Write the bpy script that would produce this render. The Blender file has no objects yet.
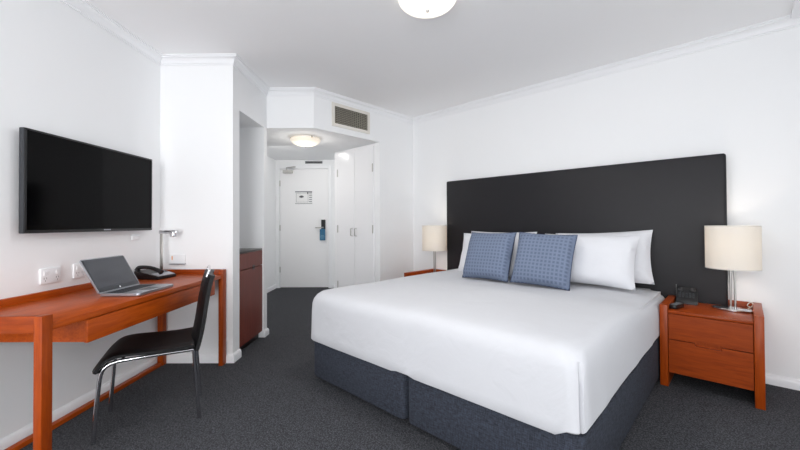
import bpy, bmesh, math, random
from mathutils import Vector, Matrix, noise
random.seed(4)
C = bpy.context.scene.collection
PI = math.pi
R = math.radians

# ------------------------------------------------------------------ materials
def lin(r, g, b):
    f = lambda c: (c/255/12.92) if c/255 <= .04045 else ((c/255+.055)/1.055)**2.4
    return (f(r), f(g), f(b), 1)

def mat(name, col, rough=.5, metal=0, spec=.5, coat=0, bump=0, bscale=60, var=0, vscale=8, trans=0, alpha=1):
    m = bpy.data.materials.new(name); m.use_nodes = True
    nt = m.node_tree; b = nt.nodes['Principled BSDF']
    b.inputs['Base Color'].default_value = col
    b.inputs['Roughness'].default_value = rough
    b.inputs['Metallic'].default_value = metal
    b.inputs['Specular IOR Level'].default_value = spec
    b.inputs['Coat Weight'].default_value = coat
    b.inputs['Coat Roughness'].default_value = .15
    b.inputs['Transmission Weight'].default_value = trans
    tc = nt.nodes.new('ShaderNodeTexCoord')
    if bump:
        n = nt.nodes.new('ShaderNodeTexNoise'); n.inputs['Scale'].default_value = bscale; n.inputs['Detail'].default_value = 4
        nt.links.new(tc.outputs['Object'], n.inputs['Vector'])
        bp = nt.nodes.new('ShaderNodeBump'); bp.inputs['Strength'].default_value = bump; bp.inputs['Distance'].default_value = .01
        nt.links.new(n.outputs['Fac'], bp.inputs['Height']); nt.links.new(bp.outputs['Normal'], b.inputs['Normal'])
    if var:
        n = nt.nodes.new('ShaderNodeTexNoise'); n.inputs['Scale'].default_value = vscale; n.inputs['Detail'].default_value = 5
        nt.links.new(tc.outputs['Object'], n.inputs['Vector'])
        mx = nt.nodes.new('ShaderNodeMix'); mx.data_type = 'RGBA'
        mx.inputs['A'].default_value = tuple(c*(1-var) for c in col[:3])+(1,)
        mx.inputs['B'].default_value = tuple(min(1, c*(1+var)) for c in col[:3])+(1,)
        nt.links.new(n.outputs['Fac'], mx.inputs['Factor']); nt.links.new(mx.outputs['Result'], b.inputs['Base Color'])
    return m

def wood_mat(name, c1, c2, rough=.36, axis=(1, 12, 12), coat=.0):
    m = bpy.data.materials.new(name); m.use_nodes = True
    nt = m.node_tree; b = nt.nodes['Principled BSDF']; L = nt.links.new
    tc = nt.nodes.new('ShaderNodeTexCoord'); mp = nt.nodes.new('ShaderNodeMapping')
    mp.inputs['Scale'].default_value = axis; L(tc.outputs['Object'], mp.inputs['Vector'])
    n = nt.nodes.new('ShaderNodeTexNoise'); n.inputs['Scale'].default_value = 4; n.inputs['Detail'].default_value = 6; n.inputs['Roughness'].default_value = .6
    n.inputs['Distortion'].default_value = .6
    L(mp.outputs['Vector'], n.inputs['Vector'])
    cr = nt.nodes.new('ShaderNodeValToRGB'); cr.color_ramp.elements[0].position = .3; cr.color_ramp.elements[1].position = .7
    cr.color_ramp.elements[0].color = c1; cr.color_ramp.elements[1].color = c2
    L(n.outputs['Fac'], cr.inputs['Fac']); L(cr.outputs['Color'], b.inputs['Base Color'])
    b.inputs['Roughness'].default_value = rough; b.inputs['Specular IOR Level'].default_value = .25
    b.inputs['Coat Weight'].default_value = coat; b.inputs['Coat Roughness'].default_value = .12
    return m

def glow_mat(name, col, strength, base=(1, 1, 1, 1)):
    m = mat(name, base, .4)
    b = m.node_tree.nodes['Principled BSDF']
    b.inputs['Emission Color'].default_value = col; b.inputs['Emission Strength'].default_value = strength
    return m

M = {}
M['wall'] = mat('wall_paint', lin(244, 245, 246), .75, bump=.04, bscale=180)
M['ceil'] = mat('ceiling_paint', lin(249, 249, 250), .8, bump=.03, bscale=120)
M['trim'] = mat('white_trim_paint', lin(242, 243, 245), .35)
M['door'] = mat('white_door_paint', lin(244, 244, 245), .4)
M['closet'] = mat('wardrobe_door_gloss', lin(244, 244, 246), .18)
M['wood'] = wood_mat('cherry_wood', lin(134, 50, 5), lin(164, 70, 12), axis=(16, 16, 1.5))
M['wood_y'] = wood_mat('cherry_wood_long', lin(150, 58, 8), lin(182, 82, 18), axis=(16, 1.5, 16))
M['wood_x'] = wood_mat('cherry_wood_wide', lin(126, 46, 5), lin(158, 66, 12), axis=(1.5, 16, 16))
M['wood_dark'] = wood_mat('reddish_brown_laminate', lin(104, 48, 38), lin(124, 60, 48), .4, axis=(30, 30, 1.5), coat=.05)
M['stone'] = mat('dark_counter', lin(60, 56, 55), .3)
M['black'] = mat('black_plastic', lin(20, 20, 22), .35)
M['gloss'] = mat('black_gloss_screen', lin(2, 2, 3), .1, spec=.1)
M['bezel'] = mat('grey_bezel', lin(70, 72, 76), .35, .6)
M['leather'] = mat('black_leather', lin(9, 9, 11), .45, spec=.3, bump=.15, bscale=220)
M['chrome'] = mat('chrome', lin(205, 205, 208), .12, 1)
M['steel'] = mat('brushed_steel', lin(190, 188, 184), .3, 1)
M['white'] = mat('white_plastic', lin(240, 241, 243), .35)
M['slot'] = mat('dark_slot', lin(40, 40, 42), .6)
M['head'] = mat('charcoal_vinyl', lin(28, 27, 31), .5, bump=.06, bscale=160, spec=.35)
M['silver'] = mat('silver_aluminium', lin(176, 178, 184), .32, .75)
M['lapscr'] = mat('laptop_screen', lin(74, 76, 82), .22)
M['keys'] = mat('laptop_keys', lin(48, 50, 55), .5)
M['paper'] = mat('white_paper', lin(240, 240, 240), .7)
M['ink'] = mat('grey_ink', lin(120, 122, 126), .7)
M['blue_card'] = mat('blue_card', lin(40, 104, 140), .5)
M['orange'] = mat('orange_mark', lin(235, 150, 30), .5)
M['slot2'] = mat('grey_slot', lin(150, 150, 152), .6)
M['grille'] = mat('vent_metal', lin(146, 141, 129), .45, .1)
M['vdark'] = mat('vent_dark', lin(52, 50, 47), .8)
M['cream'] = mat('cream_lacquer', lin(228, 224, 216), .35)

def fabric(name, c1, c2, scale, rough=.9, bump=.3):
    m = bpy.data.materials.new(name); m.use_nodes = True
    nt = m.node_tree; b = nt.nodes['Principled BSDF']; L = nt.links.new
    tc = nt.nodes.new('ShaderNodeTexCoord')
    n1 = nt.nodes.new('ShaderNodeTexNoise'); n1.inputs['Scale'].default_value = scale; n1.inputs['Detail'].default_value = 5
    mp = nt.nodes.new('ShaderNodeMapping'); mp.inputs['Scale'].default_value = (1, 1, 6)
    L(tc.outputs['Object'], mp.inputs['Vector']); L(mp.outputs['Vector'], n1.inputs['Vector'])
    n2 = nt.nodes.new('ShaderNodeTexNoise'); n2.inputs['Scale'].default_value = scale; n2.inputs['Detail'].default_value = 5
    mp2 = nt.nodes.new('ShaderNodeMapping'); mp2.inputs['Scale'].default_value = (6, 6, 1)
    L(tc.outputs['Object'], mp2.inputs['Vector']); L(mp2.outputs['Vector'], n2.inputs['Vector'])
    ad = nt.nodes.new('ShaderNodeMath'); ad.operation = 'ADD'; L(n1.outputs['Fac'], ad.inputs[0]); L(n2.outputs['Fac'], ad.inputs[1])
    cr = nt.nodes.new('ShaderNodeValToRGB')
    mr = nt.nodes.new('ShaderNodeMath'); mr.operation = 'MULTIPLY'; mr.inputs[1].default_value = .5; L(ad.outputs[0], mr.inputs[0])
    cr.color_ramp.elements[0].position = .38; cr.color_ramp.elements[1].position = .62
    cr.color_ramp.elements[0].color = c1; cr.color_ramp.elements[1].color = c2
    L(mr.outputs[0], cr.inputs['Fac']); L(cr.outputs['Color'], b.inputs['Base Color'])
    b.inputs['Roughness'].default_value = rough
    bp = nt.nodes.new('ShaderNodeBump'); bp.inputs['Strength'].default_value = bump; bp.inputs['Distance'].default_value = .004
    L(mr.outputs[0], bp.inputs['Height']); L(bp.outputs['Normal'], b.inputs['Normal'])
    return m
M['base'] = fabric('charcoal_linen', lin(26, 29, 38), lin(60, 66, 79), 38)

def carpet():
    m = bpy.data.materials.new('charcoal_carpet'); m.use_nodes = True
    nt = m.node_tree; b = nt.nodes['Principled BSDF']; L = nt.links.new
    tc = nt.nodes.new('ShaderNodeTexCoord')
    a = nt.nodes.new('ShaderNodeTexNoise'); a.inputs['Scale'].default_value = 120; a.inputs['Detail'].default_value = 3
    L(tc.outputs['Object'], a.inputs['Vector'])
    v = nt.nodes.new('ShaderNodeTexVoronoi'); v.inputs['Scale'].default_value = 170
    L(tc.outputs['Object'], v.inputs['Vector'])
    mx = nt.nodes.new('ShaderNodeMath'); mx.operation = 'MULTIPLY'; L(a.outputs['Fac'], mx.inputs[0])
    sub = nt.nodes.new('ShaderNodeMath'); sub.operation = 'SUBTRACT'; sub.inputs[0].default_value = 1.25; L(v.outputs['Distance'], sub.inputs[1])
    L(sub.outputs[0], mx.inputs[1])
    cr = nt.nodes.new('ShaderNodeValToRGB')
    cr.color_ramp.elements[0].position = .28; cr.color_ramp.elements[1].position = .72
    cr.color_ramp.elements[0].color = lin(58, 59, 62); cr.color_ramp.elements[1].color = lin(106, 107, 112)
    L(mx.outputs[0], cr.inputs['Fac']); L(cr.outputs['Color'], b.inputs['Base Color'])
    b.inputs['Roughness'].default_value = 1; b.inputs['Specular IOR Level'].default_value = .1
    bp = nt.nodes.new('ShaderNodeBump'); bp.inputs['Strength'].default_value = .6; bp.inputs['Distance'].default_value = .006
    L(mx.outputs[0], bp.inputs['Height']); L(bp.outputs['Normal'], b.inputs['Normal'])
    return m
M['carpet'] = carpet()

def sheet_mat(name, col):
    m = mat(name, col, .85, spec=.3)
    nt = m.node_tree; b = nt.nodes['Principled BSDF']; L = nt.links.new
    b.inputs['Sheen Weight'].default_value = .15
    tc = nt.nodes.new('ShaderNodeTexCoord')
    n = nt.nodes.new('ShaderNodeTexNoise'); n.inputs['Scale'].default_value = 5; n.inputs['Detail'].default_value = 5; n.inputs['Distortion'].default_value = .8
    L(tc.outputs['Object'], n.inputs['Vector'])
    bp = nt.nodes.new('ShaderNodeBump'); bp.inputs['Strength'].default_value = .35; bp.inputs['Distance'].default_value = .02
    L(n.outputs['Fac'], bp.inputs['Height']); L(bp.outputs['Normal'], b.inputs['Normal'])
    return m
M['sheet'] = sheet_mat('white_pillowcase_cotton', lin(226, 227, 231))
M['duvet'] = sheet_mat('soft_white_duvet_cotton', lin(206, 207, 211))

def cushion_mat():
    # blue weave: a lattice of small lighter and darker blocks, in the cushion's own x / z
    m = bpy.data.materials.new('blue_lattice_weave'); m.use_nodes = True
    nt = m.node_tree; b = nt.nodes['Principled BSDF']; L = nt.links.new
    tc = nt.nodes.new('ShaderNodeTexCoord'); sp = nt.nodes.new('ShaderNodeSeparateXYZ'); L(tc.outputs['Object'], sp.inputs[0])
    def wave(sock, k):
        a = nt.nodes.new('ShaderNodeMath'); a.operation = 'MULTIPLY'; a.inputs[1].default_value = k; L(sock, a.inputs[0])
        s = nt.nodes.new('ShaderNodeMath'); s.operation = 'SINE'; L(a.outputs[0], s.inputs[0]); return s.outputs[0]
    k = 2*PI/.030
    a, c = wave(sp.outputs['X'], k), wave(sp.outputs['Z'], k)
    a2, c2 = wave(sp.outputs['X'], k*3), wave(sp.outputs['Z'], k*3)
    def mx(op, p, q):
        n = nt.nodes.new('ShaderNodeMath'); n.operation = op; L(p, n.inputs[0])
        if isinstance(q, float): n.inputs[1].default_value = q
        else: L(q, n.inputs[1])
        return n.outputs[0]
    t = mx('MAXIMUM', a, c)
    t2 = mx('MULTIPLY', mx('MULTIPLY', a2, c2), .5)
    t = mx('ADD', t, t2)
    mr = nt.nodes.new('ShaderNodeMapRange'); mr.inputs['From Min'].default_value = -.9; mr.inputs['From Max'].default_value = 1.3
    L(t, mr.inputs['Value'])
    cr = nt.nodes.new('ShaderNodeValToRGB')
    cr.color_ramp.elements[0].color = lin(92, 104, 128); cr.color_ramp.elements[1].color = lin(120, 133, 156)
    L(mr.outputs['Result'], cr.inputs['Fac']); L(cr.outputs['Color'], b.inputs['Base Color'])
    b.inputs['Roughness'].default_value = .85
    bp = nt.nodes.new('ShaderNodeBump'); bp.inputs['Strength'].default_value = .3; bp.inputs['Distance'].default_value = .003
    L(mr.outputs['Result'], bp.inputs['Height']); L(bp.outputs['Normal'], b.inputs['Normal'])
    return m
M['cushion'] = cushion_mat()
M['piping'] = mat('navy_edge', lin(48, 56, 84), .8)

def shade_mat(name, e):
    m = bpy.data.materials.new(name); m.use_nodes = True
    nt = m.node_tree; b = nt.nodes['Principled BSDF']; out = nt.nodes['Material Output']; L = nt.links.new
    b.inputs['Base Color'].default_value = lin(252, 250, 246); b.inputs['Roughness'].default_value = .8
    tr = nt.nodes.new('ShaderNodeBsdfTranslucent'); tr.inputs['Color'].default_value = lin(254, 248, 238)
    mx = nt.nodes.new('ShaderNodeMixShader'); mx.inputs[0].default_value = .45
    L(b.outputs[0], mx.inputs[1]); L(tr.outputs[0], mx.inputs[2]); L(mx.outputs[0], out.inputs['Surface'])
    return m
M['shade'] = shade_mat('lamp_shade_linen', 0)
M['oyster'] = glow_mat('lit_frosted_glass', (1, .93, .82, 1), .95, lin(250, 244, 232))
M['oyster2'] = glow_mat('lit_frosted_glass_warm', (1, .84, .66, 1), .4, lin(244, 236, 222))
M['bulb'] = glow_mat('bulb_glow', (1, .8, .55, 1), 4)

# ------------------------------------------------------------------ mesh helpers
def T(v, mtx):
    return (mtx @ Vector(v)) if mtx is not None else Vector(v)

def box(bm, a, b, mtx=None, bev=0, seg=2):
    x0, y0, z0 = [min(p, q) for p, q in zip(a, b)]; x1, y1, z1 = [max(p, q) for p, q in zip(a, b)]
    vs = [bm.verts.new(T(p, mtx)) for p in [(x0,y0,z0),(x1,y0,z0),(x1,y1,z0),(x0,y1,z0),(x0,y0,z1),(x1,y0,z1),(x1,y1,z1),(x0,y1,z1)]]
    fs = [bm.faces.new([vs[i] for i in f]) for f in [(0,3,2,1),(4,5,6,7),(0,1,5,4),(1,2,6,5),(2,3,7,6),(3,0,4,7)]]
    if bev:
        es = list({e for f in fs for e in f.edges})
        bmesh.ops.bevel(bm, geom=es, offset=bev, segments=seg, profile=.5, affect='EDGES')

def prism(bm, poly, z0, z1, mtx=None, bev=0):
    lo = [bm.verts.new(T((x, y, z0), mtx)) for x, y in poly]; hi = [bm.verts.new(T((x, y, z1), mtx)) for x, y in poly]
    fs = [bm.faces.new(lo[::-1]), bm.faces.new(hi)]
    n = len(poly)
    for i in range(n): fs.append(bm.faces.new([lo[i], lo[(i+1) % n], hi[(i+1) % n], hi[i]]))
    if bev:
        es = list({e for f in fs[:2] for e in f.edges})
        bmesh.ops.bevel(bm, geom=es, offset=bev, segments=2, profile=.5, affect='EDGES')

def lathe(bm, prof, n=32, mtx=None, cap=True, sy=1):
    rings = []
    for r, z in prof:
        if r < 1e-5: rings.append([bm.verts.new(T((0, 0, z), mtx))])
        else: rings.append([bm.verts.new(T((r*math.cos(2*PI*i/n), sy*r*math.sin(2*PI*i/n), z), mtx)) for i in range(n)])
    for a, b in zip(rings, rings[1:]):
        if len(a) == 1 and len(b) == 1: continue
        for i in range(n):
            j = (i+1) % n
            if len(a) == 1: bm.faces.new([a[0], b[j], b[i]])
            elif len(b) == 1: bm.faces.new([a[i], a[j], b[0]])
            else: bm.faces.new([a[i], a[j], b[j], b[i]])
    if cap:
        if len(rings[0]) > 1: bm.faces.new(rings[0][::-1])
        if len(rings[-1]) > 1: bm.faces.new(rings[-1])

def tube(bm, pts, r, n=12, mtx=None, sub=6, smooth=True):
    P = [Vector(p) for p in pts]
    if smooth and len(P) > 2:
        Q = []
        for i in range(len(P)-1):
            p0 = P[max(i-1, 0)]; p1 = P[i]; p2 = P[i+1]; p3 = P[min(i+2, len(P)-1)]
            for k in range(sub):
                t = k/sub
                Q.append(.5*((2*p1)+(-p0+p2)*t+(2*p0-5*p1+4*p2-p3)*t*t+(-p0+3*p1-3*p2+p3)*t**3))
        Q.append(P[-1]); P = Q
    up = None; rings = []
    for i, p in enumerate(P):
        d = (P[min(i+1, len(P)-1)]-P[max(i-1, 0)]).normalized()
        if up is None:
            up = Vector((0, 0, 1)) if abs(d.z) < .9 else Vector((1, 0, 0))
        u = d.cross(up).normalized(); up = u.cross(d).normalized()
        rr = r(i/(len(P)-1)) if callable(r) else r
        rings.append([bm.verts.new(T(p+(u*math.cos(2*PI*k/n)+up*math.sin(2*PI*k/n))*rr, mtx)) for k in range(n)])
    for a, b in zip(rings, rings[1:]):
        for k in range(n): bm.faces.new([a[k], a[(k+1) % n], b[(k+1) % n], b[k]])
    bm.faces.new(rings[0][::-1]); bm.faces.new(rings[-1])

def sweep(bm, path, prof, side=-1, mtx=None):
    """profile (offset from wall, z) along a 2-D path with mitred corners; side -1 = room on the right of travel"""
    P = [Vector(p) for p in path]; rings = []
    nrm = []
    for i in range(len(P)-1):
        d = (P[i+1]-P[i]).normalized(); nrm.append(Vector((-d.y, d.x))*(1 if side > 0 else -1))
    for i, p in enumerate(P):
        if i == 0: m = nrm[0]
        elif i == len(P)-1: m = nrm[-1]
        else:
            m = (nrm[i-1]+nrm[i]); m = m/(m.dot(nrm[i]))
        rings.append([bm.verts.new(T((p.x+m.x*o, p.y+m.y*o, z), mtx)) for o, z in prof])
    k = len(prof)
    for a, b in zip(rings, rings[1:]):
        for j in range(k): bm.faces.new([a[j], a[(j+1) % k], b[(j+1) % k], b[j]])
    bm.faces.new(rings[0]); bm.faces.new(rings[-1][::-1])

def obj(name, bm, m, parent=None, smooth=False, label=None):
    bmesh.ops.recalc_face_normals(bm, faces=bm.faces[:])
    me = bpy.data.meshes.new(name); bm.to_mesh(me); bm.free()
    if smooth:
        for p in me.polygons: p.use_smooth = True
        try: me.set_sharp_from_angle(angle=R(38))
        except Exception: pass
    me.materials.append(M[m] if isinstance(m, str) else m)
    o = bpy.data.objects.new(name, me); C.objects.link(o)
    if parent is not None: o.parent = parent
    if label: o['label'] = label
    return o
def thing(name, label, cat, loc=(0, 0, 0), rotz=0, group=None):
    o = bpy.data.objects.new(name, None); C.objects.link(o)
    o.empty_display_size = .1
    o.location = loc; o.rotation_euler = (0, 0, rotz); o['label'] = label; o['category'] = cat
    if group: o['group'] = group
    return o
def tag(o, label, cat, group=None):
    o['label'] = label; o['category'] = cat
    if group: o['group'] = group
    return o
def struct(name, bm, m, smooth=False):
    o = obj(name, bm, m, None, smooth); o['kind'] = 'structure'; return o
def dup(root, loc, rotz, label, group=None):
    r = root.copy(); C.objects.link(r); r.location = loc; r.rotation_euler = (0, 0, rotz); r['label'] = label
    if group: r['group'] = group
    for ch in list(root.children):
        c = ch.copy(); C.objects.link(c); c.parent = r
        for g in ch.children:
            d = g.copy(); C.objects.link(d); d.parent = c
    return r
def BM(): return bmesh.new()
def bxo(name, a, b, m, parent, bev=0, label=None):
    bm = BM(); box(bm, a, b, None, bev); return obj(name, bm, m, parent, smooth=bev > 0, label=label)

# ------------------------------------------------------------------ frames of the room
ANG = .8183
C0 = Vector((.1328, 4.7772)); Dv = Vector((math.sin(ANG), -math.cos(ANG))); Nv = Vector((-math.cos(ANG), -math.sin(ANG)))
RB = -(PI/2-ANG)                                   # local x runs along the headboard wall, local -y into the room
def W(s, n): return C0+Dv*s+Nv*n
MB = Matrix.Translation((C0.x, C0.y, 0)) @ Matrix.Rotation(RB, 4, 'Z')     # (s, -n, z) -> world
H = 2.492; XL = -1.981; YP = 2.94; XP = -1.385; YS = 3.676; ZS = 2.095; YB = -1.3; SR = 4.1
A0 = W(0, 1.516)                                    # where the bulkhead front meets the vent wall
AC = W(0, .60); AD = W(-.90, .60)
NB = (C0.y-math.cos(ANG)*SR-YB)/math.sin(ANG); EB = W(SR, NB)   # corner of window wall and rear wall

# ------------------------------------------------------------------ the setting
bm = BM(); prism(bm, [(-2.5, -1.45), (EB.x+.3, -1.45), tuple(W(SR+.15, NB)), tuple(W(SR+.15, -.15)), (.1, 6.6), (-2.5, 6.6)], -.1, 0); struct('floor', bm, 'carpet')
bm = BM(); prism(bm, [(-2.5, -1.45), (EB.x+.3, -1.45), tuple(W(SR+.15, NB)), tuple(W(SR+.15, -.15)), tuple(W(-.3, -.15)), (-2.5, 5.2)], H, H+.1); struct('ceiling', bm, 'ceil')
bm = BM(); box(bm, (XL-.12, YB-.1, 0), (XL, YP+.05, H)); struct('wall_left', bm, 'wall')
bm = BM()
box(bm, (XL-.12, YP, 0), (XP, 3.058, H))                       # pier facing the room
box(bm, (XL-.37, 3.60, 0), (XP, YS, H))                        # far cheek of the recess
box(bm, (XL-.12, 3.058, 0), (XL, 3.60, H))                     # back of the recess
box(bm, (XL, 3.058, 2.085), (XP, 3.60, H))                     # above the recess
struct('wall_alcove', bm, 'wall')
bm = BM(); prism(bm, [(-2.35, YS), tuple(A0), tuple(AC), tuple(AD), (-1.0, 4.94), (-1.0, 4.52), (-2.35, 4.52)], ZS, H-.002); struct('ceiling_entry', bm, 'wall')
bm = BM(); prism(bm, [(-2.35, 4.52), tuple(W(-.2, .5)), tuple(W(-.2, -.5)), (-.35, 6.46), (-2.35, 6.46)], 2.24, 2.3); struct('ceiling_corridor', bm, 'wall')
bm = BM(); prism(bm, [(0, -.6), (0, .1), (-.90, .1), (-.90, 0), (-.087, 0), (-.087, -.6)], 0, H-.004, MB); struct('wall_diagonal', bm, 'wall')
bm = BM(); box(bm, (-2.35, YS, 0), (-2.23, 6.46, 2.24)); struct('wall_corridor_left', bm, 'wall')
DX0, DX1, DZ = -2.158, -1.314, 2.085
bm = BM()
box(bm, (-2.23, 6.34, 0), (DX0-.03, 6.46, 2.24)); box(bm, (DX1+.03, 6.34, 0), (.1, 6.46, 2.24)); box(bm, (DX0-.03, 6.34, DZ+.02), (DX1+.03, 6.46, 2.24))
struct('wall_corridor_end', bm, 'wall')
bm = BM(); box(bm, (0, 0, 0), (SR+.12, .12, H), MB); struct('wall_right', bm, 'wall')
# window wall on the right and rear wall behind the camera
bm = BM()
w0, w1 = .7, 3.6
for (n0, n1, z0, z1) in [(0, w0, 0, H), (w1, NB, 0, H), (w0, w1, 0, .3), (w0, w1, 2.2, H)]:
    box(bm, (SR, -n0, z0), (SR+.12, -n1, z1), MB)
struct('wall_window_side', bm, 'wall')
bm = BM()
rx0, rx1 = -1.8, -.1
for (x0, x1, z0, z1) in [(XL, rx0, 0, H), (rx1, EB.x+.05, 0, H), (rx0, rx1, 0, .3), (rx0, rx1, 2.25, H)]:
    box(bm, (x0, YB-.1, z0), (x1, YB, z1))
struct('wall_rear', bm, 'wall')
bm = BM()
for a, b in [((rx0, YB-.08, .3), (rx0+.05, YB-.02, 2.25)), ((rx1-.05, YB-.08, .3), (rx1, YB-.02, 2.25)), ((rx0, YB-.08, .3), (rx1, YB-.02, .35)), ((rx0, YB-.08, 2.2), (rx1, YB-.02, 2.25)), (((rx0+rx1)/2-.02, YB-.08, .35), ((rx0+rx1)/2+.02, YB-.02, 2.2))]:
    box(bm, a, b)
struct('window_1', bm, 'trim')
bm = BM()
for a, b in [((SR+.03, -w0, .3), (SR+.09, -w0-.05, 2.2)), ((SR+.03, -w1+.05, .3), (SR+.09, -w1, 2.2)), ((SR+.03, -w0, .3), (SR+.09, -w1, .35)), ((SR+.03, -w0, 2.15), (SR+.09, -w1, 2.2)), ((SR+.03, -2.13, .35), (SR+.09, -2.17, 2.15))]:
    box(bm, a, b, MB)
struct('window_2', bm, 'trim')
# curtain bulkhead high on the right
bm = BM(); box(bm, (3.40, -.05, H-.03), (SR, -NB+.9, H+.001), MB); struct('trim_2', bm, 'trim')

cor = [(0, H-.072), (.009, H-.072), (.009, H-.062), (.014, H-.060), (.018, H-.046), (.026, H-.032), (.036, H-.022), (.043, H-.019), (.043, H-.011), (.052, H-.009), (.052, H), (0, H)]
bm = BM(); sweep(bm, [(XL, YB), (XL, YP), (XP, YP), (XP, YS), tuple(A0), tuple(C0), tuple(W(SR, 0))], cor); struct('trim_1', bm, 'trim', True)
skp = [(0, 0), (.016, 0), (.016, .045), (.012, .058), (.006, .066), (0, .07)]
bm = BM(); sweep(bm, [(XL, YB), (XL, YP), (XP, YP), (XP, 3.062)], skp); struct('baseboard_left', bm, 'trim', True)
bm = BM(); sweep(bm, [(XP-.05, 3.60), (XP, 3.60), (XP, YS), (-2.2, YS), (-2.23, YS+.03), (-2.23, 6.34), (DX0-.08, 6.34)][0:4], skp); struct('baseboard_alcove', bm, 'trim', True)
bm = BM(); sweep(bm, [(-2.23, YS), (-2.23, 6.34), (DX0-.085, 6.34)], skp); struct('baseboard_corridor', bm, 'trim', True)
bm = BM(); sweep(bm, [(DX1+.085, 6.34), (-.2, 6.34)], skp); struct('baseboard_end', bm, 'trim', True)
bm = BM(); sweep(bm, [tuple(W(0, .58)), tuple(C0), tuple(W(SR, 0))], skp); struct('baseboard_right', bm, 'trim', True)

# entry door
bm = BM(); box(bm, (DX0, 6.352, .008), (DX1, 6.395, DZ-.004), None, .002); d = struct('door_1', bm, 'door')
def part(name, a, b, m, par, bev=0, label=None): return bxo(name, a, b, m, par, bev, label)
bm = BM()
for a, b in [((DX0-.07, 6.322, 0), (DX0-.008, 6.34, DZ+.075)), ((DX1+.008, 6.322, 0), (DX1+.07, 6.34, DZ+.075)), ((DX0-.008, 6.322, DZ+.008), (DX1+.008, 6.34, DZ+.075)),
             ((DX0-.03, 6.34, 0), (DX0-.004, 6.44, DZ+.02)), ((DX1+.004, 6.34, 0), (DX1+.03, 6.44, DZ+.02)), ((DX0-.004, 6.34, DZ), (DX1+.004, 6.44, DZ+.02))]:
    box(bm, a, b)
obj('door_frame', bm, 'trim', d)
for z in (.32, 1.05, 1.83):
    bm = BM(); lathe(bm, [(.009, z-.05), (.009, z+.05)], 10, Matrix.Translation((DX0-.002, 6.345, 0))); obj('hinge', bm, 'steel', d, True)
bm = BM(); box(bm, (-1.434, 6.33, 1.02), (-1.362, 6.353, 1.19), None, .004); obj('lock_plate', bm, 'black', d)
bm = BM(); tube(bm, [(-1.40, 6.335, 1.055), (-1.40, 6.29, 1.055), (-1.43, 6.28, 1.055), (-1.525, 6.28, 1.052)], .01, 10); obj('door_handle', bm, 'steel', d, True)
bm = BM(); box(bm, (-2.10, 6.30, 2.005), (-1.93, 6.352, 2.055), None, .006); c_ = obj('door_closer', bm, 'steel', d)
bm = BM(); tube(bm, [(-2.03, 6.31, 2.06), (-2.03, 6.30, 2.10), (-1.92, 6.24, 2.10), (-1.88, 6.32, 2.115)], .009, 8, smooth=False); obj('closer_arm', bm, 'steel', c_)
# notice on the door
nt_ = thing('evacuation_notice', 'white evacuation plan notice with grey print on the entry door', 'notice', (-1.744, 6.351, 1.578))
part('sheet', (-.152, -.002, -.115), (.152, .0, .115), 'paper', nt_)
bm = BM()
box(bm, (-.15, -.004, .095), (.15, -.002, .112)); box(bm, (-.15, -.004, -.108), (.15, -.002, -.100))
box(bm, (-.075, -.004, .005), (.0, -.002, .03)); box(bm, (-.055, -.004, -.004), (-.02, -.002, .038))
for k in range(5): box(bm, (.095, -.004, .075-k*.038), (.145, -.002, .088-k*.038))
box(bm, (.06, -.004, .06), (.085, -.002, .095)); 
for x0, z0, x1, z1 in [(-.13, -.08, -.126, .08), (.075, -.08, .079, .05), (-.13, .076, .05, .08), (-.13, -.08, .079, -.076)]: box(bm, (x0, -.003, z0), (x1, -.002, z1))
obj('print', bm, 'ink', nt_)
# tag hanging on the handle
nt_ = thing('door_hanger', 'blue do-not-disturb style card hanging on the entry door handle', 'door hanger', (-1.405, 6.305, .94))
nt_['label'] = 'blue hanger card below the lock on the entry door'
bm = BM(); box(bm, (-.048, -.002, -.11), (.048, .002, .085), None, .0); obj('card', bm, 'blue_card', nt_)
bm = BM()
for k, w in enumerate((.03, .036, .024)): box(bm, (-w, -.003, -.03-k*.022), (w, -.002, -.022-k*.022))
obj('print', bm, mat('pale_blue_print', lin(120, 165, 190), .6), nt_)
bm = BM(); lathe(bm, [(.013, -.001), (.02, -.001), (.02, .001), (.013, .001), (.013, -.001)], 20, Matrix.Translation((-.0, 0, .1)) @ Matrix.Rotation(PI/2, 4, 'X'), cap=False); obj('hook', bm, 'blue_card', nt_)
# slim grille above the door
g = thing('door_grille', 'slim grey slotted grille on the wall above the entry door', 'vent', (-1.56, 6.34, 2.168))
g.location.z = 2.195
part('plate', (-.15, -.012, -.02), (.15, 0, .02), 'ink', g)
bm = BM()
for k in range(14): box(bm, (-.14+k*.02, -.014, -.014), (-.128+k*.02, -.012, .014))
obj('slots', bm, 'slot', g)

# built-in wardrobe
wr = thing('wardrobe', 'white built-in wardrobe with two tall doors beside the entry passage', 'wardrobe', (C0.x, C0.y, 0), RB)
bm = BM()
box(bm, (-.90, -.60, 0), (-.83, -.02, ZS-.002)); box(bm, (-.10, -.60, 0), (-.0875, -.02, ZS-.002)); box(bm, (-.83, -.60, ZS-.03), (-.10, -.02, ZS-.002)); box(bm, (-.83, -.59, 0), (-.10, -.02, .03))
box(bm, (-.83, -.04, .03), (-.10, -.02, ZS-.03))
obj('carcass', bm, 'closet', wr)
for k, (x0, x1) in enumerate([(-.827, -.467), (-.463, -.103)]):
    bm = BM(); box(bm, (x0, -.612, .035), (x1, -.59, ZS-.033), None, .003); dr = obj('door', bm, 'closet', wr)
    hx = (-.505, -.425)[k]
    bm = BM(); tube(bm, [(hx, -.612, .96), (hx, -.645, .965), (hx, -.645, 1.055), (hx, -.612, 1.06)], .0055, 8, smooth=False); obj('handle', bm, 'steel', dr, True)
    for z in (.30, 1.05, 1.80):
        ex = (x0+.01, x1-.01)[k]; bm = BM(); box(bm, (ex-.01, -.617, z-.05), (ex+.008, -.612, z+.05)); obj('hinge', bm, 'steel', dr)

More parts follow.
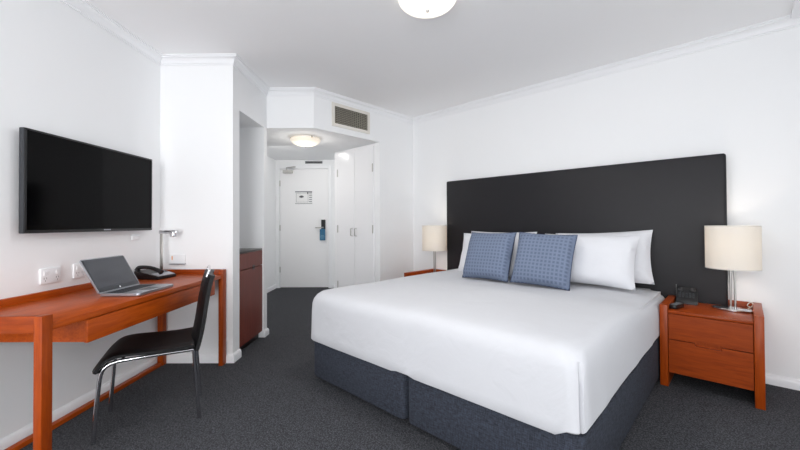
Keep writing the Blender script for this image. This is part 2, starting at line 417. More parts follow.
# air vent on the diagonal wall: face is s = 0, facing +x in the local frame
v = thing('air_vent', 'beige metal air grille high on the white wall above the wardrobe corner', 'air vent', (W(0, 1.03).x, W(0, 1.03).y, 2.285), RB)
bm = BM()
for a, b in [((0, -.265, -.125), (.012, .265, -.092)), ((0, -.265, .092), (.012, .265, .125)), ((0, -.265, -.092), (.012, -.232, .092)), ((0, .232, -.092), (.012, .265, .092))]: box(bm, a, b)
obj('frame', bm, M['cream'], v)
part('backing', (.0005, -.232, -.092), (.002, .232, .092), 'vdark', v)
bm = BM()
for k in range(17): y = -.218+k*.436/16; box(bm, (.004, y-.0036, -.092), (.012, y+.0036, .092))
obj('vertical_bars', bm, 'grille', v)
bm = BM()
for k in range(9): z = -.078+k*.156/8; box(bm, (.002, -.232, z-.0032), (.007, .232, z+.0032))
obj('horizontal_bars', bm, 'grille', v)

# ------------------------------------------------------------------ minibar cupboard in the recess
t = thing('minibar_cabinet', 'reddish brown cupboard built into the recess beside the passage', 'cabinet', (-1.68, 3.329, 0))
X1 = -1.68
part('carcass', (XL+.002-X1, -.27, .0), (-1.44-X1, .27, .862), 'wood_dark', t)
part('countertop', (XL+.002-X1, -.27, .863), (-1.402-X1, .27, .88), 'stone', t, .002)
part('plinth', (-1.47-X1, -.269, .0), (-1.439-X1, .269, .045), 'black', t)
bm = BM(); box(bm, (-1.438-X1, -.269, .719), (-1.402-X1, .269, .86), None, .002); fr = obj('drawer', bm, 'wood_dark', t)
bm = BM(); box(bm, (-1.438-X1, -.269, .062), (-1.402-X1, .269, .713), None, .002); dr = obj('door', bm, 'wood_dark', t)
bm = BM(); box(bm, (-1.404-X1, .035, .695), (-1.4005-X1, .085, .738), None, .003); obj('finger_notch', bm, 'black', fr)

# ------------------------------------------------------------------ desk
ZT = .721; ZU = .757; XF = -1.432
DY0, DY1 = 1.428, 2.925
dk = thing('desk', 'long cherry wood desk with a raised edge along the left wall', 'desk', (-1.7, 2.15, 0))
o = lambda x, y, z: (x+1.7, y-2.15, z)
XBK = XL+.004
part('desktop', o(XBK+.022, DY0+.032, ZT-.03), o(XF-.004, DY1-.022, ZT), 'wood_y', dk, .002)
part('back_upstand', o(XBK, DY0+.032, ZT-.03), o(XBK+.022, DY1-.022, ZU), 'wood_y', dk, .0015)
part('end_rail', o(XBK, DY0, ZT-.03), o(XF-.033, DY0+.032, ZU), 'wood_x', dk, .0015)
part('end_rail', o(XBK, DY1-.022, ZT-.03), o(XF-.033, DY1, ZU), 'wood_x', dk, .0015)
part('leg', o(XF-.033, DY0, 0), o(XF, DY0+.046, ZU), 'wood', dk, .002)
part('leg', o(XF-.033, DY1-.06, 0), o(XF, DY1, ZU), 'wood', dk, .002)
part('leg', o(XBK+.02, DY0, 0), o(XBK+.064, DY0+.045, ZT-.03), 'wood', dk, .002)
part('leg', o(XBK+.02, DY1-.05, 0), o(XBK+.064, DY1-.005, ZT-.03), 'wood', dk, .002)
part('floor_rail', o(XBK+.025, DY0+.045, 0), o(XBK+.058, DY1-.05, .026), 'wood_y', dk, .002)
bm = BM(); box(bm, o(XBK+.03, 1.65, .585), o(XF-.0265, 2.763, ZT-.031), None, .001); box_ = obj('drawer_box', bm, 'wood_y', dk)
part('drawer_front', o(XF-.026, 1.648, .582), o(XF-.008, 2.765, ZT-.034), 'wood_y', dk, .002)

# ------------------------------------------------------------------ laptop
lt = thing('laptop', 'open silver laptop with dark grey screen on the desk', 'laptop', (-1.684, 1.994, ZT+.001), .027)
# local x = depth toward the chair, y = along the desk
lw, ld, lh = .325, .222, .217
def rrect(x0, y0, x1, y1, r, n=5):
    out = []
    for cx, cy, a in [(x1-r, y1-r, 0), (x0+r, y1-r, PI/2), (x0+r, y0+r, PI), (x1-r, y0+r, 1.5*PI)]:
        for k in range(n+1): out.append((cx+r*math.cos(a+k*PI/2/n), cy+r*math.sin(a+k*PI/2/n)))
    return out
bm = BM(); prism(bm, rrect(0, 0, ld, lw, .018), .003, .017, None, .002); base = obj('base', bm, 'silver', lt, True)
bm = BM(); box(bm, (.022, .02, .0168), (.118, lw-.02, .0178))
obj('keyboard_well', bm, 'bezel', base)
bm = BM()
for r_ in range(5):
    for c_i in range(14):
        y0 = .026+c_i*.0196; x0 = .027+r_*.018; box(bm, (x0, y0, .0176), (x0+.0148, y0+.0165, .0192))
obj('keyboard', bm, 'keys', base)
part('touchpad', (.135, lw/2-.05, .0168), (.205, lw/2+.05, .0176), 'bezel', base)
for y in (.03, lw-.03):
    for x in (.03, ld-.03): bm = BM(); lathe(bm, [(.008, 0), (.008, .004)], 10, Matrix.Translation((x, y, 0))); obj('rubber_foot', bm, 'black', base)
MS = Matrix.Translation((0, 0, .014)) @ Matrix.Rotation(-.522, 4, 'Y')
bm = BM(); prism(bm, [(y, z) for y, z in rrect(0, 0, lw, lh, .012)], -.004, .004, MS @ Matrix(((0, 0, 1, 0), (1, 0, 0, 0), (0, 1, 0, 0), (0, 0, 0, 1))), .001); lid = obj('lid', bm, 'silver', lt, True)
bm = BM(); box(bm, (.0038, .006, .006), (.0052, lw-.006, lh-.006), MS); bz = obj('bezel', bm, 'bezel', lid)
bm = BM(); box(bm, (.005, .013, .028), (.0058, lw-.013, lh-.014), MS); obj('screen', bm, 'lapscr', bz)
bm = BM(); lathe(bm, [(.0055, 0), (.0055, .0006)], 16, MS @ Matrix.Translation((.0054, lw/2, .016)) @ Matrix.Rotation(PI/2, 4, 'Y')); obj('logo', bm, 'white', bz)
bm = BM(); tube(bm, [(-.002, .03, .014), (-.002, lw-.03, .014)], .006, 10); obj('hinge', bm, 'bezel', lt, True)

# ------------------------------------------------------------------ telephone on desk
ph = thing('telephone', 'black corded desk telephone behind the laptop', 'telephone', (-1.85, 2.70, ZT+.001), R(-8))
bm = BM()
pr_ = [(-.10, 0), (.10, 0), (.10, .018), (.02, .040), (-.10, .062)]
lo = [bm.verts.new((x, -.09, z)) for x, z in pr_]; hi = [bm.verts.new((x, .09, z)) for x, z in pr_]
bm.faces.new(lo); bm.faces.new(hi[::-1])
for i in range(5): bm.faces.new([lo[i], lo[(i+1) % 5], hi[(i+1) % 5], hi[i]])
bmesh.ops.bevel(bm, geom=bm.edges[:], offset=.005, segments=2, affect='EDGES')
body = obj('body', bm, 'black', ph, True)
sl = math.atan2(-.022, .12)
bm = BM(); MK = Matrix.Translation((.0, .035, .047)) @ Matrix.Rotation(.19, 4, 'Y')
for i in range(4):
    for j in range(3): box(bm, (-.04+i*.022, -.022+j*.02, 0), (-.025+i*.022, -.007+j*.02, .004), MK)
obj('keypad', bm, 'ink', body)
bm = BM(); box(bm, (.045, -.085, 0.033), (.098, .085, .036), Matrix.Translation((0, 0, -.0)) @ Matrix.Rotation(.0, 4, 'Y')); 
bm.free()
bm = BM(); box(bm, (-.03, -.08, 0), (.03, .08, .003), Matrix.Translation((.062, 0, .0295)) @ Matrix.Rotation(.27, 4, 'Y')); obj('faceplate', bm, 'silver', body)
bm = BM(); tube(bm, [(-.105, -.052, .062), (-.085, -.052, .082), (0, -.052, .082), (.07, -.052, .062), (.095, -.052, .048)], lambda t: .019-.006*math.sin(PI*t), 14)
hs = obj('handset', bm, 'black', ph, True)

# ------------------------------------------------------------------ desk lamp
dl = thing('desk_lamp', 'slim chrome reading lamp standing at the far wall end of the desk', 'desk lamp', (-1.905, 2.845, ZT+.001))
part('base', (-.05, -.045, 0), (.05, .045, .012), 'steel', dl, .003)
part('pole', (-.011, -.006, .012), (.011, .006, .345), 'steel', dl, .002)
part('arm', (-.012, -.016, .325), (.125, .016, .352), 'chrome', dl, .004)
bm = BM(); lathe(bm, [(.0, -.004), (.022, -.004), (.026, .02), (.024, .03), (0, .03)], 20, Matrix.Translation((.095, 0, .305))); obj('lamp_head', bm, 'chrome', dl, True)

# ------------------------------------------------------------------ TV
tv = thing('television', 'flat black television mounted on the left wall above the desk', 'television', (XL, 2.288, 1.348))
part('wall_bracket', (.001, -.2, -.15), (.032, .2, .15), 'black', tv)
part('casing', (.032, -.468, -.271), (.058, .468, .271), 'bezel', tv, .004)
bm = BM()
for a, b in [((.058, -.466, -.269), (.064, .466, -.254)), ((.058, -.466, .260), (.064, .466, .269)), ((.058, -.466, -.252), (.064, -.457, .258)), ((.058, .457, -.252), (.064, .466, .258))]: box(bm, a, b)
obj('bezel', bm, 'black', tv)
part('screen', (.056, -.458, -.254), (.061, .458, .260), 'gloss', tv)
part('badge', (.064, .02, -.263), (.0648, .075, -.256), 'silver', tv, 0, 'small silver badge')

# outlets and switches
def plate(loc, rotz, w, h, label, rockers, group=None, mark=False):
    p = thing('power_outlet' if not mark else mark, label, 'power outlet' if not mark else 'wall plate', loc, rotz, group)
    part('plate', (-w/2, -.011, -h/2), (w/2, 0, h/2), 'white', p, .003)
    for rx in rockers:
        bm = BM(); box(bm, (rx-.009, -.014, -.004+h*.1), (rx+.009, -.011, h*.32)); obj('rocker', bm, 'white', p)
        for dx, z0, z1 in ((-.007, -.2, -.08), (.007, -.2, -.08), (0, -.36, -.25)):
            bm = BM(); box(bm, (rx+dx-.0015, -.0116, h*z0), (rx+dx+.0015, -.0109, h*z1)); obj('socket_slot', bm, 'slot2', p)
    return p
plate((XL, 2.018, .838), PI/2, .118, .085, 'white double power outlet nearer the near end of the desk, left of the laptop', (-.035, .035), 'wall plates over the desk')
plate((XL, 2.20, .842), PI/2, .085, .085, 'white power outlet half hidden behind the laptop screen', (-.018, .018), 'wall plates over the desk')
plate((XL, 2.662, 1.025), PI/2, .07, .035, 'small white blank plate on the left wall under the television corner', (), None, 'blank_plate')
q = plate((-1.832, YP, .838), 0, .125, .075, 'white card switch with an orange mark on the pier above the desk', (), None, 'card_switch')
q['category'] = 'switch'
part('indicator', (-.045, -.013, -.006), (-.039, -.011, .026), 'orange', q, 0, 'orange strip')
part('pocket', (-.062, -.024, -.042), (.066, -.002, -.035), 'silver', q)
# ------------------------------------------------------------------ chair
Fv = Vector((-.88, -.475)).normalized()
ch = thing('desk_chair', 'black leather chair on chrome legs pulled up to the desk', 'chair', (-1.47, 2.125, 0), math.atan2(Fv.y, Fv.x)-PI/2)
# local y forward (to the desk), x to the chair's right; near side (toward camera) is local x < 0
def shell(bm, prof, hw, th, bow=0, nx=14, taper=lambda t: 1, round_=None):
    """prof: list of (y, z, ny, nz); sheet of width 2*hw following the profile with thickness th"""
    rows = []
    n = len(prof)
    for k, (y, z, ny, nz) in enumerate(prof):
        w = hw*taper(k/(n-1)); f = []; b = []
        for i in range(nx+1):
            u = -1+2*i/nx; dx = w*u; e = (1-abs(u)**6)**.5 if abs(u) < 1 else 0
            off = bow*(u*u)
            ht = th*.5*(.35+.65*e)
            f.append(bm.verts.new((dx, y+ny*(ht+off), z+nz*(ht+off)))); b.append(bm.verts.new((dx, y-ny*(ht-off), z-nz*(ht-off))))
        rows.append((f, b))
    for (f0, b0), (f1, b1) in zip(rows, rows[1:]):
        for i in range(nx):
            bm.faces.new([f0[i], f0[i+1], f1[i+1], f1[i]]); bm.faces.new([b0[i], b1[i], b1[i+1], b0[i+1]])
        bm.faces.new([f0[0], f1[0], b1[0], b0[0]]); bm.faces.new([f0[nx], b0[nx], b1[nx], f1[nx]])
    for f, b in (rows[0], rows[-1]):
        for i in range(nx): bm.faces.new([f[i], b[i], b[i+1], f[i+1]])
def prof_from(pts, sub=6):
    P = [Vector(p) for p in pts]; Q = []
    for i in range(len(P)-1):
        p0 = P[max(i-1, 0)]; p1 = P[i]; p2 = P[i+1]; p3 = P[min(i+2, len(P)-1)]
        for k in range(sub):
            t_ = k/sub
            Q.append(.5*((2*p1)+(-p0+p2)*t_+(2*p0-5*p1+4*p2-p3)*t_*t_+(-p0+3*p1-3*p2+p3)*t_**3))
    Q.append(P[-1]); out = []
    for i, p in enumerate(Q):
        d_ = (Q[min(i+1, len(Q)-1)]-Q[max(i-1, 0)]).normalized(); out.append((p.x, p.y, -d_.y, d_.x))
    return out
bm = BM(); shell(bm, prof_from([(-.215, .435), (-.12, .428), (.0, .430), (.10, .434), (.165, .425), (.205, .395), (.228, .362)]), .205, .036, 0); obj('seat', bm, 'leather', ch, True)
bm = BM(); shell(bm, prof_from([(-.205, .405), (-.222, .47), (-.238, .56), (-.252, .66), (-.270, .76), (-.288, .825)]), .19, .046, .022, taper=lambda t: 1-.10*t**2); obj('backrest', bm, 'leather', ch, True)
for s in (-1, 1):
    bm = BM(); tube(bm, [(s*.182, .235, 0), (s*.180, .222, .19), (s*.176, .208, .34), (s*.174, .180, .385), (s*.174, .135, .400)], .0105, 12); obj('leg', bm, 'chrome', ch, True)
    bm = BM(); tube(bm, [(s*.155, -.240, 0), (s*.160, -.225, .20), (s*.168, -.212, .40)], .0105, 12); obj('leg', bm, 'chrome', ch, True)
bm = BM()
for s in (-1, 1): tube(bm, [(s*.174, .14, .400), (s*.172, 0, .404), (s*.168, -.215, .404)], .0095, 10)
tube(bm, [(-.17, -.19, .402), (.17, -.19, .402)], .009, 10); tube(bm, [(-.17, .12, .398), (.17, .12, .398)], .009, 10)
obj('seat_frame', bm, 'chrome', ch, True)
bm = BM()
tube(bm, [(-.150, -.278, .812), (-.148, -.287, .838), (-.12, -.290, .846), (.12, -.290, .846), (.148, -.287, .838), (.150, -.278, .812)], .0085, 10)
obj('back_frame', bm, 'chrome', ch, True)

# ------------------------------------------------------------------ bed
BS0, BS1, BN1 = .888, 2.718, 2.11
bed = thing('bed', 'king size bed with charcoal fabric base under the white duvet', 'bed', (C0.x, C0.y, 0), RB)
mid = 1.800
for (s0, s1, nm) in [(BS0, mid-.009, 'a'), (mid+.009, BS1, 'b')]:
    bm = BM(); prism(bm, rrect(s0, -BN1, s1, -.09, .035, 4), .03, .305, None, .008)
    obj('divan_base', bm, 'base', bed, True)
for s in (BS0+.12, mid-.15, mid+.15, BS1-.12):
    for n in (.25, BN1-.12):
        bm = BM(); lathe(bm, [(.02, 0), (.024, .006), (.024, .024), (.018, .03)], 14, Matrix.Translation((s, -n, 0)))
        obj('castor', bm, 'black', bed, True)
bm = BM(); prism(bm, rrect(BS0+.03, -BN1+.03, BS1-.03, -.095, .08, 6), .307, .585, None, .05); obj('mattress', bm, 'duvet', bed, True)

# duvet: rings of a rounded rectangle, hem -> side -> shoulder -> top
def duvet():
    bm = BM()
    s0, s1, n0, n1 = BS0-.012, BS1+.006, .11, BN1+.028
    def ring(ins, r, z):
        """counter-clockwise ring in (s, -n); returns points"""
        a0, a1, b0, b1 = s0+ins, s1-ins, n0+ins*.55, n1-ins
        pts = []
        K = 40; J = 10
        r1 = r; r0 = .05
        # left side: from head to foot
        for k in range(K): pts.append((a0, b0+r0+(b1-r1-b0-r0)*k/K, 0))
        for j in range(J): a = j/J*PI/2; pts.append((a0+r1-r1*math.cos(a), b1-r1+r1*math.sin(a), 1))
        for k in range(K): pts.append((a0+r1+(a1-a0-2*r1)*k/K, b1, 2))
        r2 = r1
        for j in range(J): a = j/J*PI/2; pts.append((a1-r2+r2*math.sin(a), b1-r2+r2*math.cos(a), 3+j*10))
        for k in range(K): pts.append((a1, b1-r1-(b1-r1-b0-r0)*k/K, 4))
        for j in range(4): a = j/4*PI/2; pts.append((a1-r0+r0*math.cos(a), b0+r0-r0*math.sin(a), 5))
        for k in range(12): pts.append((a1-r0-(a1-a0-2*r0)*k/12, b0, 6))
        for j in range(4): a = j/4*PI/2; pts.append((a0+r0-r0*math.sin(a), b0+r0-r0*math.cos(a), 7))
        return [(s, n, z, kind % 10, kind//10) for s, n, kind in pts]
    prof = [(.030, .055, .303), (.006, .055, .292), (.0, .055, .30), (.0, .06, .35), (.0, .065, .42), (.0, .07, .50), (.002, .075, .555), (.008, .08, .585), (.022, .085, .612), (.042, .09, .630), (.075, .10, .640), (.14, .12, .647), (.26, .12, .650), (.42, .12, .652)]
    prof += [('c', t_, .652+.002*t_) for t_ in (.12, .25, .38, .5, .62, .74, .85, .95)]
    rings = []
    for ri, (ins, r, z) in enumerate(prof):
        vs = []
        if ins == 'c':
            pts_ = [(s+(mid-s)*r, n+(max(.8, min(1.5, n))-n)*r, z, 9, 0) for (s, n, _, _, _) in ring(.42, .12, z)]
        else: pts_ = ring(ins, r, z)
        for (s, n, zz, kind, idx) in pts_:
            ds = dn = dz = 0
            low = max(0, 1-(zz-.30)/.28) if zz < .58 else 0
            f = noise.noise(Vector((s*1.7, n*1.7, 3.1)))
            g = noise.noise(Vector((s*6, n*6, zz*2)))
            if kind in (2,): dn = low*(.006*f+.006*g); dz = (.010*f+.005*g) if ri < 3 else 0
            if kind in (0, 4): ds = (low*(.012*f+.008*g))*(1 if kind == 4 else -1); ds = min(ds, .0) if kind == 4 and n < .75 else ds; dz = (.006*f+.006*g+.034*max(0,1-(zz-.29)/.12) if kind == 4 else .010*f) if ri < 4 else 0
            if kind == 2 and ri < 3 and 1.74 < s < 1.86: dz += .008
            # foot-right corner drops a little lower and flares
            dc = math.hypot(s-s1, n-n1)
            if kind == 3 and ri < 4: dz += .026
            if kind == 3 and idx == 6 and zz < .57: q = .024*math.sin(PI*min(1, max(0, (zz-.27)/.31)))**.5; ds -= q*.7; dn -= q*.7
            if ri < 4 and kind == 0: dz += .01
            if zz > .4:
                sm = lambda t: (lambda q: q*q*(3-2*q))(max(0, min(1, t)))
                dz -= .046*sm((s-.9)/.42)*sm((1.35-n)/.55)*min(1, (zz-.4)/.2)
            if zz > .6: dz += .004*noise.noise(Vector((s*3, n*3, 0)))+.006*noise.noise(Vector((s*1.2, n*1.2, 5)))
            # surface falls gently to the right head corner
            if zz > .4: dz -= .02*math.exp(-(((s-s1)/.25)**2+((n-.25)/.45)**2))*(zz-.4)/.25
            vs.append(bm.verts.new((s+ds, -(n+dn), zz+dz)))
        rings.append(vs)
    m = len(rings[0])
    for a, b in zip(rings, rings[1:]):
        for i in range(m): bm.faces.new([a[i], a[(i+1) % m], b[(i+1) % m], b[i]])
    bm.faces.new(rings[-1])
    return bm
du = obj('duvet', duvet(), 'duvet', None, True)
du.location = (C0.x, C0.y, 0); du.rotation_euler = (0, 0, RB)
tag(du, 'smooth white duvet covering the king size bed', 'duvet')
for p in du.data.polygons: p.use_smooth = True
# headboard
hb = thing('headboard', 'wide charcoal upholstered headboard mounted behind the bed', 'headboard', (C0.x, C0.y, 0), RB)
bm = BM(); box(bm, (.592, -.078, .20), (3.07, -.012, 1.615), None, .018, 4); obj('padded_panel', bm, 'head', hb, True)
part('backing_board', (.60, -.012, .20), (3.06, -.001, 1.605), 'black', hb)

# ------------------------------------------------------------------ pillows
def pillow_bm(w, h, d, nx=26, nz=20, pinch=.06, seed=0, wr=.006, puff=.55):
    bm = BM(); F = []; B = []
    for j in range(nz+1):
        fr, br = [], []
        for i in range(nx+1):
            u = -1+2*i/nx; v_ = -1+2*j/nz
            # edge pulled in between corners, corners stay out
            x = w/2*u*(1-pinch*(1-abs(u)**1)*0-pinch*(1-v_*v_)*abs(u)**3)
            z = h/2*v_*(1-pinch*(1-u*u)*abs(v_)**3)
            t_ = max(0, (1-u**4)*(1-v_**4))**puff*d/2
            n_ = noise.noise(Vector((u*2.2+seed, v_*2.2, seed)))*wr*2*min(1, t_*20)+noise.noise(Vector((u*6+seed, v_*5, seed*2)))*wr*min(1, t_*20)
            fr.append(bm.verts.new((x, -t_-n_, z)))
            br.append(fr[-1] if i in (0, nx) or j in (0, nz) else bm.verts.new((x, t_, z)))
        F.append(fr); B.append(br)
    for j in range(nz):
        for i in range(nx):
            bm.faces.new([F[j][i], F[j][i+1], F[j+1][i+1], F[j+1][i]]); 
            q_ = [B[j][i], B[j+1][i], B[j+1][i+1], B[j][i+1]]
            try: bm.faces.new(q_)
            except ValueError: pass
    return bm
def place_pillow(name, mesh_bm, m, s, n, z, tilt, yaw, roll, label, cat, group):
    o_ = obj(name, mesh_bm, m, None, True)
    for p in o_.data.polygons: p.use_smooth = True
    p_ = W(s, n)
    o_.location = (p_.x, p_.y, z)
    o_.rotation_euler = (Matrix.Rotation(RB+yaw, 4, 'Z') @ Matrix.Rotation(-tilt, 4, 'X') @ Matrix.Rotation(roll, 4, 'Y')).to_euler()
    tag(o_, label, cat, group); return o_
# back row leaning on the headboard, front row in front
gp = 'white pillows against the headboard'
place_pillow('pillow', pillow_bm(.75, .43, .16, seed=1), 'sheet', 2.275, .19, .832, R(14), 0, R(-3), 'white pillow rising highest at the right, behind its twin nearest the bedside table', 'pillow', gp)
place_pillow('pillow', pillow_bm(.72, .42, .20, seed=2.3), 'sheet', 2.225, .41, .822, R(20), 0, R(.5), 'plump white pillow in front on the right half, beside the blue cushion', 'pillow', gp)
place_pillow('pillow', pillow_bm(.74, .42, .15, seed=5), 'sheet', 1.345, .19, .828, R(14), 0, R(0), 'white pillow touching the headboard on the left half, mostly hidden', 'pillow', gp)
place_pillow('pillow', pillow_bm(.74, .42, .16, seed=7), 'sheet', 1.385, .41, .815, R(18), 0, 0, 'white pillow directly behind the two blue cushions on the left half', 'pillow', gp)
gc = 'blue cushions on the bed'
def cushion(s, n, z, tilt, yaw, roll, seed, label):
    o_ = place_pillow('cushion', pillow_bm(.465, .445, .17, 24, 24, .05, seed, .004, .5), 'cushion', s, n, z, tilt, yaw, roll, label, 'cushion', gc)
    bm = BM(); w, h, pin = .465, .445, .05; pts = []
    for k in range(96):
        q_ = k/96*4; e = int(q_); f = q_-e; u = -1+2*f
        U, V = [(u, -1), (1, u), (-u, 1), (-1, -u)][e]
        pts.append((w/2*U*(1-pin*(1-V*V)*abs(U)**3), 0, h/2*V*(1-pin*(1-U*U)*abs(V)**3)))
    pts.append(pts[0]); tube(bm, pts, .0028, 6, smooth=False)
    obj('piping', bm, 'piping', o_, True)
    return o_
cushion(1.487, .66, .826, R(22), R(-3), R(-1), 3, 'blue lattice-weave square cushion, the one nearer the far bedside lamp')
cushion(1.980, .665, .824, R(22), R(4), R(2.5), 9, 'blue lattice-weave square cushion in the middle of the bed, beside the large white pillow')

# ------------------------------------------------------------------ nightstands
def nightstand(s, label, group):
    p_ = W(s, .01); t_ = thing('nightstand', label, 'nightstand', (p_.x, p_.y, 0), RB, group)
    w = .256; y0 = -.515
    part('side_panel', (-w, y0, 0), (-w+.045, 0, .552), 'wood', t_, .002)
    part('side_panel', (w-.045, y0, 0), (w, 0, .552), 'wood', t_, .002)
    part('top', (-w+.046, y0+.004, .497), (w-.046, -.022, .517), 'wood_x', t_, .002)
    part('back_panel', (-w+.046, -.02, .09), (w-.046, -.002, .552), 'wood_x', t_, .001)
    part('cabinet_box', (-w+.047, y0+.028, .098), (w-.047, -.024, .494), 'wood_x', t_)
    hh = .044
    # drawer fronts with a cut-out finger pull between them
    def front(z0, z1, top):
        bm = BM(); yf, yb = y0+.006, y0+.026
        x0, x1 = -w+.048, w-.048
        if top: poly = [(x0, z0), (-.07, z0), (-.064, z0+.012), (.064, z0+.012), (.07, z0), (x1, z0), (x1, z1), (x0, z1)]
        else: poly = [(x0, z0), (x1, z0), (x1, z1), (.07, z1), (.064, z1-.02), (-.064, z1-.02), (-.07, z1), (x0, z1)]
        prism(bm, poly, yf, yb, Matrix(((1, 0, 0, 0), (0, 0, 1, 0), (0, 1, 0, 0), (0, 0, 0, 1))), .0015)
        return bm
    d1 = obj('drawer', front(.325, .494, True), 'wood_x', t_); d2 = obj('drawer', front(.098, .320, False), 'wood_x', t_)
    bm = BM(); box(bm, (-.075, y0+.0265, .298), (.075, y0+.0275, .34)); obj('finger_pull', bm, 'wood', d2)
    return t_
ns1 = nightstand(2.985, 'cherry wood nightstand with two drawers, right of the bed in the foreground', 'nightstands beside the bed')
ns2 = dup(ns1, (W(.575, .01).x, W(.575, .01).y, 0), RB, 'cherry wood nightstand on the far left side of the bed, only its top showing', 'nightstands beside the bed')

# ------------------------------------------------------------------ bedside lamps
def bed_lamp(s, n, z, label, group):
    p_ = W(s, n); t_ = thing('bedside_lamp', label, 'lamp', (p_.x, p_.y, z), RB, group)
    bm = BM(); lathe(bm, [(.0, 0), (.105, 0), (.112, .004), (.112, .010), (.105, .014), (0, .016)], 40, None, sy=.62); obj('base', bm, 'chrome', t_, True)
    for x in (-.011, .011):
        bm = BM(); tube(bm, [(x, 0, .012), (x, 0, .345)], .0065, 12); obj('stem', bm, 'steel', t_, True)
    bm = BM(); lathe(bm, [(.016, .33), (.016, .375), (.012, .38)], 16); tk = obj('bulb_socket', bm, 'white', t_, True)
    bm = BM(); lathe(bm, [(.010, .378), (.012, .39), (.024, .415), (.027, .435), (.020, .455), (0, .464)], 18); obj('bulb', bm, 'bulb', tk, True)
    bm = BM(); z0, z1, r = .285, .571, .1435
    lathe(bm, [(r, z0), (r, z1), (r-.002, z1), (r-.002, z0), (r, z0)], 64, cap=False); sh = obj('lamp_shade', bm, 'shade', t_, True)
    for zz in (z0, z1):
        bm = BM(); lathe(bm, [(r-.003, zz-.003), (r+.0008, zz-.003), (r+.0008, zz+.003), (r-.003, zz+.003), (r-.003, zz-.003)], 64, cap=False)
        obj('shade_rim', bm, 'cream', sh, True)
    bm = BM()
    for a in (0, 2*PI/3, 4*PI/3): tube(bm, [(0, 0, .372), (math.cos(a)*.141, math.sin(a)*.141, .31)], .0018, 6)
    obj('shade_spider', bm, 'steel', sh)
    return t_
gl = 'bedside lamps'
l1 = bed_lamp(3.099, .225, .5185, 'lit white drum-shade lamp on the nightstand right of the bed', gl)
l2 = dup(l1, (W(.530, .225).x, W(.530, .225).y, .5185), RB, 'lit white drum-shade lamp on the far left nightstand', gl)
# cable loop behind the right lamp
bm = BM(); tube(bm, [(.045, .072, .004), (.075, .105, .004), (.10, .13, .03), (.085, .12, .045), (.07, .12, .02), (.10, .14, .004), (.12, .165, .006)], .0028, 8); obj('cord', bm, 'cream', l1, True)

# bedside telephone on the right nightstand
p_ = W(2.845, .16)
bp_ = thing('bedside_telephone', 'small black telephone console on the right nightstand', 'telephone', (p_.x, p_.y, .5185), RB+R(4))
bm = BM(); pr_ = [(-.06, 0), (.06, 0), (.06, .105), (.035, .11), (-.06, .02)]
lo = [bm.verts.new((-.062, y, z)) for y, z in pr_]; hi = [bm.verts.new((.062, y, z)) for y, z in pr_]
bm.faces.new(lo); bm.faces.new(hi[::-1])
for i in range(5): bm.faces.new([lo[i], lo[(i+1) % 5], hi[(i+1) % 5], hi[i]])
bmesh.ops.bevel(bm, geom=bm.edges[:], offset=.004, segments=2, affect='EDGES')
bd = obj('body', bm, 'black', bp_, True)
MQ = Matrix.Translation((0, -.0125, .065)) @ Matrix.Rotation(math.atan2(.09, .095), 4, 'X')
bm = BM()
for r_ in range(3):
    for c_i in range(5): box(bm, (-.047+c_i*.02, -.028+r_*.016, 0), (-.034+c_i*.02, -.018+r_*.016, .004), MQ)
obj('keypad', bm, 'bezel', bd)
for x in (-.036, .034):
    bm = BM(); lathe(bm, [(.018, 0), (.018, .006), (.014, .01), (0, .012)], 18, MQ @ Matrix.Translation((x, .043, 0))); obj('cradle_pad', bm, 'slot', bd, True)
bm = BM(); tube(bm, [(-.064, .055, .05), (-.064, .055, .125)], .0022, 8); obj('antenna', bm, 'steel', bd)
p_ = W(2.808, .39)
hd = thing('cordless_handset', 'small black cordless handset lying in front of the bedside telephone', 'handset', (p_.x, p_.y, .519), RB+R(-14))
bm = BM(); prism(bm, rrect(-.024, -.07, .024, .07, .015), 0, .026, None, .005); hb_ = obj('body', bm, 'black', hd, True)
bm = BM(); box(bm, (-.016, .018, .0255), (.016, .05, .0272)); obj('display', bm, 'ink', hb_)
bm = BM()
for r_ in range(4):
    for c_i in range(3): box(bm, (-.016+c_i*.012, -.05+r_*.014, .0258), (-.008+c_i*.012, -.042+r_*.014, .0276))
obj('keys', bm, 'ink', hb_)
# dark notepad / phone on the left nightstand
p_ = W(.745, .16)
np_ = thing('bedside_telephone', 'black telephone on the far left nightstand', 'telephone', (p_.x, p_.y, .5185), RB)
bm = BM(); box(bm, (-.06, -.09, 0), (.06, .08, .035), None, .008); bo_ = obj('body', bm, 'black', np_, True)
bm = BM(); tube(bm, [(-.03, -.10, .045), (-.03, -.06, .056), (-.03, .05, .056), (-.03, .09, .045)], .015, 12); obj('handset', bm, 'black', np_, True)

# ------------------------------------------------------------------ ceiling lamps
def oyster(loc, r, label, m, group):
    t_ = thing('ceiling_lamp', label, 'ceiling lamp', loc, 0, group)
    bm = BM(); lathe(bm, [(0, -.001), (r*.82, -.001), (r*.84, -.012), (r*.8, -.02), (0, -.02)], 40); obj('mounting_plate', bm, 'white', t_, True)
    bm = BM(); prof = [(r, -.022)]
    for k in range(1, 13): a = k/12*PI/2; prof.append((r*math.cos(a), -.022-.072*math.sin(a)))
    lathe(bm, [(r*.96, -.016), (r, -.022)]+prof[1:], 48); obj('glass_bowl', bm, m, t_, True)
    bm = BM(); lathe(bm, [(0, -.092), (.009, -.092), (.011, -.098), (.007, -.106), (0, -.108)], 14); obj('finial', bm, 'steel', t_, True)
    for a in (R(70), R(190), R(310)):
        bm = BM(); box(bm, (r*.94, -.006, -.03), (r+.004, .006, -.004), Matrix.Rotation(a, 4, 'Z')); obj('clip', bm, 'steel', t_)
    return t_
oyster((.152, 2.165, H), .175, 'lit round glass ceiling lamp in the main bedroom ceiling', 'oyster', 'round glass ceiling lamps')
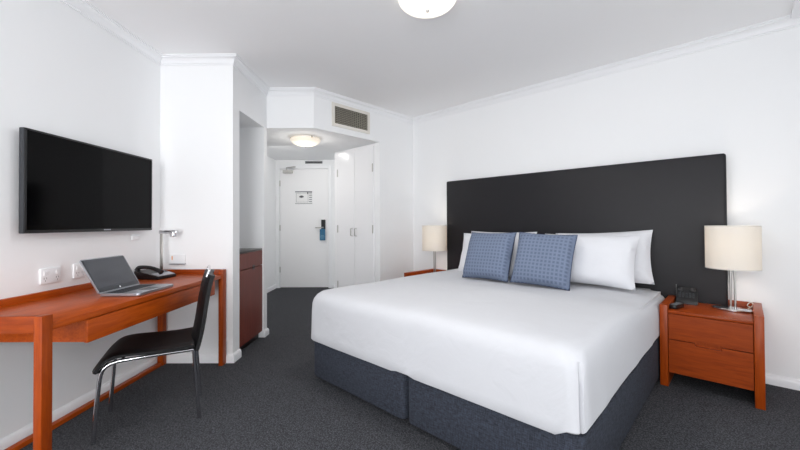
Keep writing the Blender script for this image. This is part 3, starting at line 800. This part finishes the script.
oyster((-1.105, 4.10, ZS), .165, 'round glass ceiling lamp over the entry passage', 'oyster2', 'round glass ceiling lamps')

# ------------------------------------------------------------------ lights
def point(name, loc, e, col, r=.05):
    l = bpy.data.lights.new(name, 'POINT'); l.energy = e; l.color = col; l.shadow_soft_size = r
    o_ = bpy.data.objects.new(name, l); o_.location = loc; C.objects.link(o_); return o_
def area(name, loc, target, sx, sy, e, col):
    l = bpy.data.lights.new(name, 'AREA'); l.shape = 'RECTANGLE'; l.size = sx; l.size_y = sy; l.energy = e; l.color = col
    o_ = bpy.data.objects.new(name, l); o_.location = loc
    o_.rotation_euler = (Vector(target)-Vector(loc)).to_track_quat('-Z', 'Z').to_euler(); C.objects.link(o_); return o_
def point(name, loc, e, col, r=.05):
    l = bpy.data.lights.new(name, 'POINT'); l.energy = e; l.color = col; l.shadow_soft_size = r
    o_ = bpy.data.objects.new(name, l); o_.location = loc; C.objects.link(o_); return o_
def disc(name, loc, r, e, col):
    l = bpy.data.lights.new(name, 'AREA'); l.shape = 'DISK'; l.size = 2*r; l.energy = e; l.color = col
    o_ = bpy.data.objects.new(name, l); o_.location = loc; C.objects.link(o_); return o_
disc('main_ceiling_light', (.152, 2.165, H-.115), .085, 8.5, (1, .97, .93))
point('entry_ceiling_light', (-1.105, 4.10, ZS-.21), 3, (1, .96, .90), .08)
l_ = disc('added_corridor_fill', (-1.7, 4.9, 2.22), .12, 11, (1, .97, .93)); l_.rotation_euler = (R(38), 0, 0)  # added fill without a fixture, hidden behind the lowered ceiling, brightens the entry door
for s in (3.099, .530):
    p_ = W(s, .225); point('bedside_bulb_light', (p_.x, p_.y, .5185+.43), 12, (1, .89, .77), .03)
area('rear_window_daylight', ((rx0+rx1)/2, YB-.15, 1.27), ((rx0+rx1)/2, 3, 1.27), rx1-rx0, 1.9, 92, (.985, .99, 1))
p_ = W(SR+.16, 2.15); q_ = W(0, 2.15)
area('side_window_daylight', (p_.x, p_.y, 1.25), (q_.x, q_.y, 1.25), 2.8, 1.85, 8, (.985, .99, 1))

w = bpy.data.worlds.new('world'); bpy.context.scene.world = w; w.use_nodes = True
bg = w.node_tree.nodes['Background']; bg.inputs['Color'].default_value = (.93, .96, 1, 1); bg.inputs['Strength'].default_value = 1.0

# ------------------------------------------------------------------ camera
yaw, pitch, roll = -.0087, .0113, .0051
c, s = math.cos(yaw), math.sin(yaw); Ym = Matrix(((c, -s, 0), (s, c, 0), (0, 0, 1)))
c, s = math.cos(pitch), math.sin(pitch); Pm = Matrix(((1, 0, 0), (0, c, s), (0, -s, c)))
c, s = math.cos(roll), math.sin(roll); Rm = Matrix(((c, 0, -s), (0, 1, 0), (s, 0, c)))
K = Rm @ Pm @ Ym
right, fwd, up = K[0], K[1], K[2]
cam = bpy.data.cameras.new('camera'); co = bpy.data.objects.new('camera', cam); C.objects.link(co)
mw = Matrix(((right.x, up.x, -fwd.x, 0), (right.y, up.y, -fwd.y, 0), (right.z, up.z, -fwd.z, 1.12), (0, 0, 0, 1)))
co.matrix_world = mw
cam.sensor_width = 36; cam.lens = 36*362.93/800; cam.shift_y = (219.187-225)/800; cam.clip_start = .05
sc = bpy.context.scene; sc.camera = co
sc.view_settings.view_transform = 'Standard'; sc.view_settings.look = 'None'; sc.view_settings.gamma = 1
sc.view_settings.exposure = 0; sc.view_settings.use_curve_mapping = False
sc.cycles.use_denoising = True
sc.cycles.max_bounces = 10; sc.cycles.diffuse_bounces = 6
sc.cycles.sample_clamp_indirect = 6
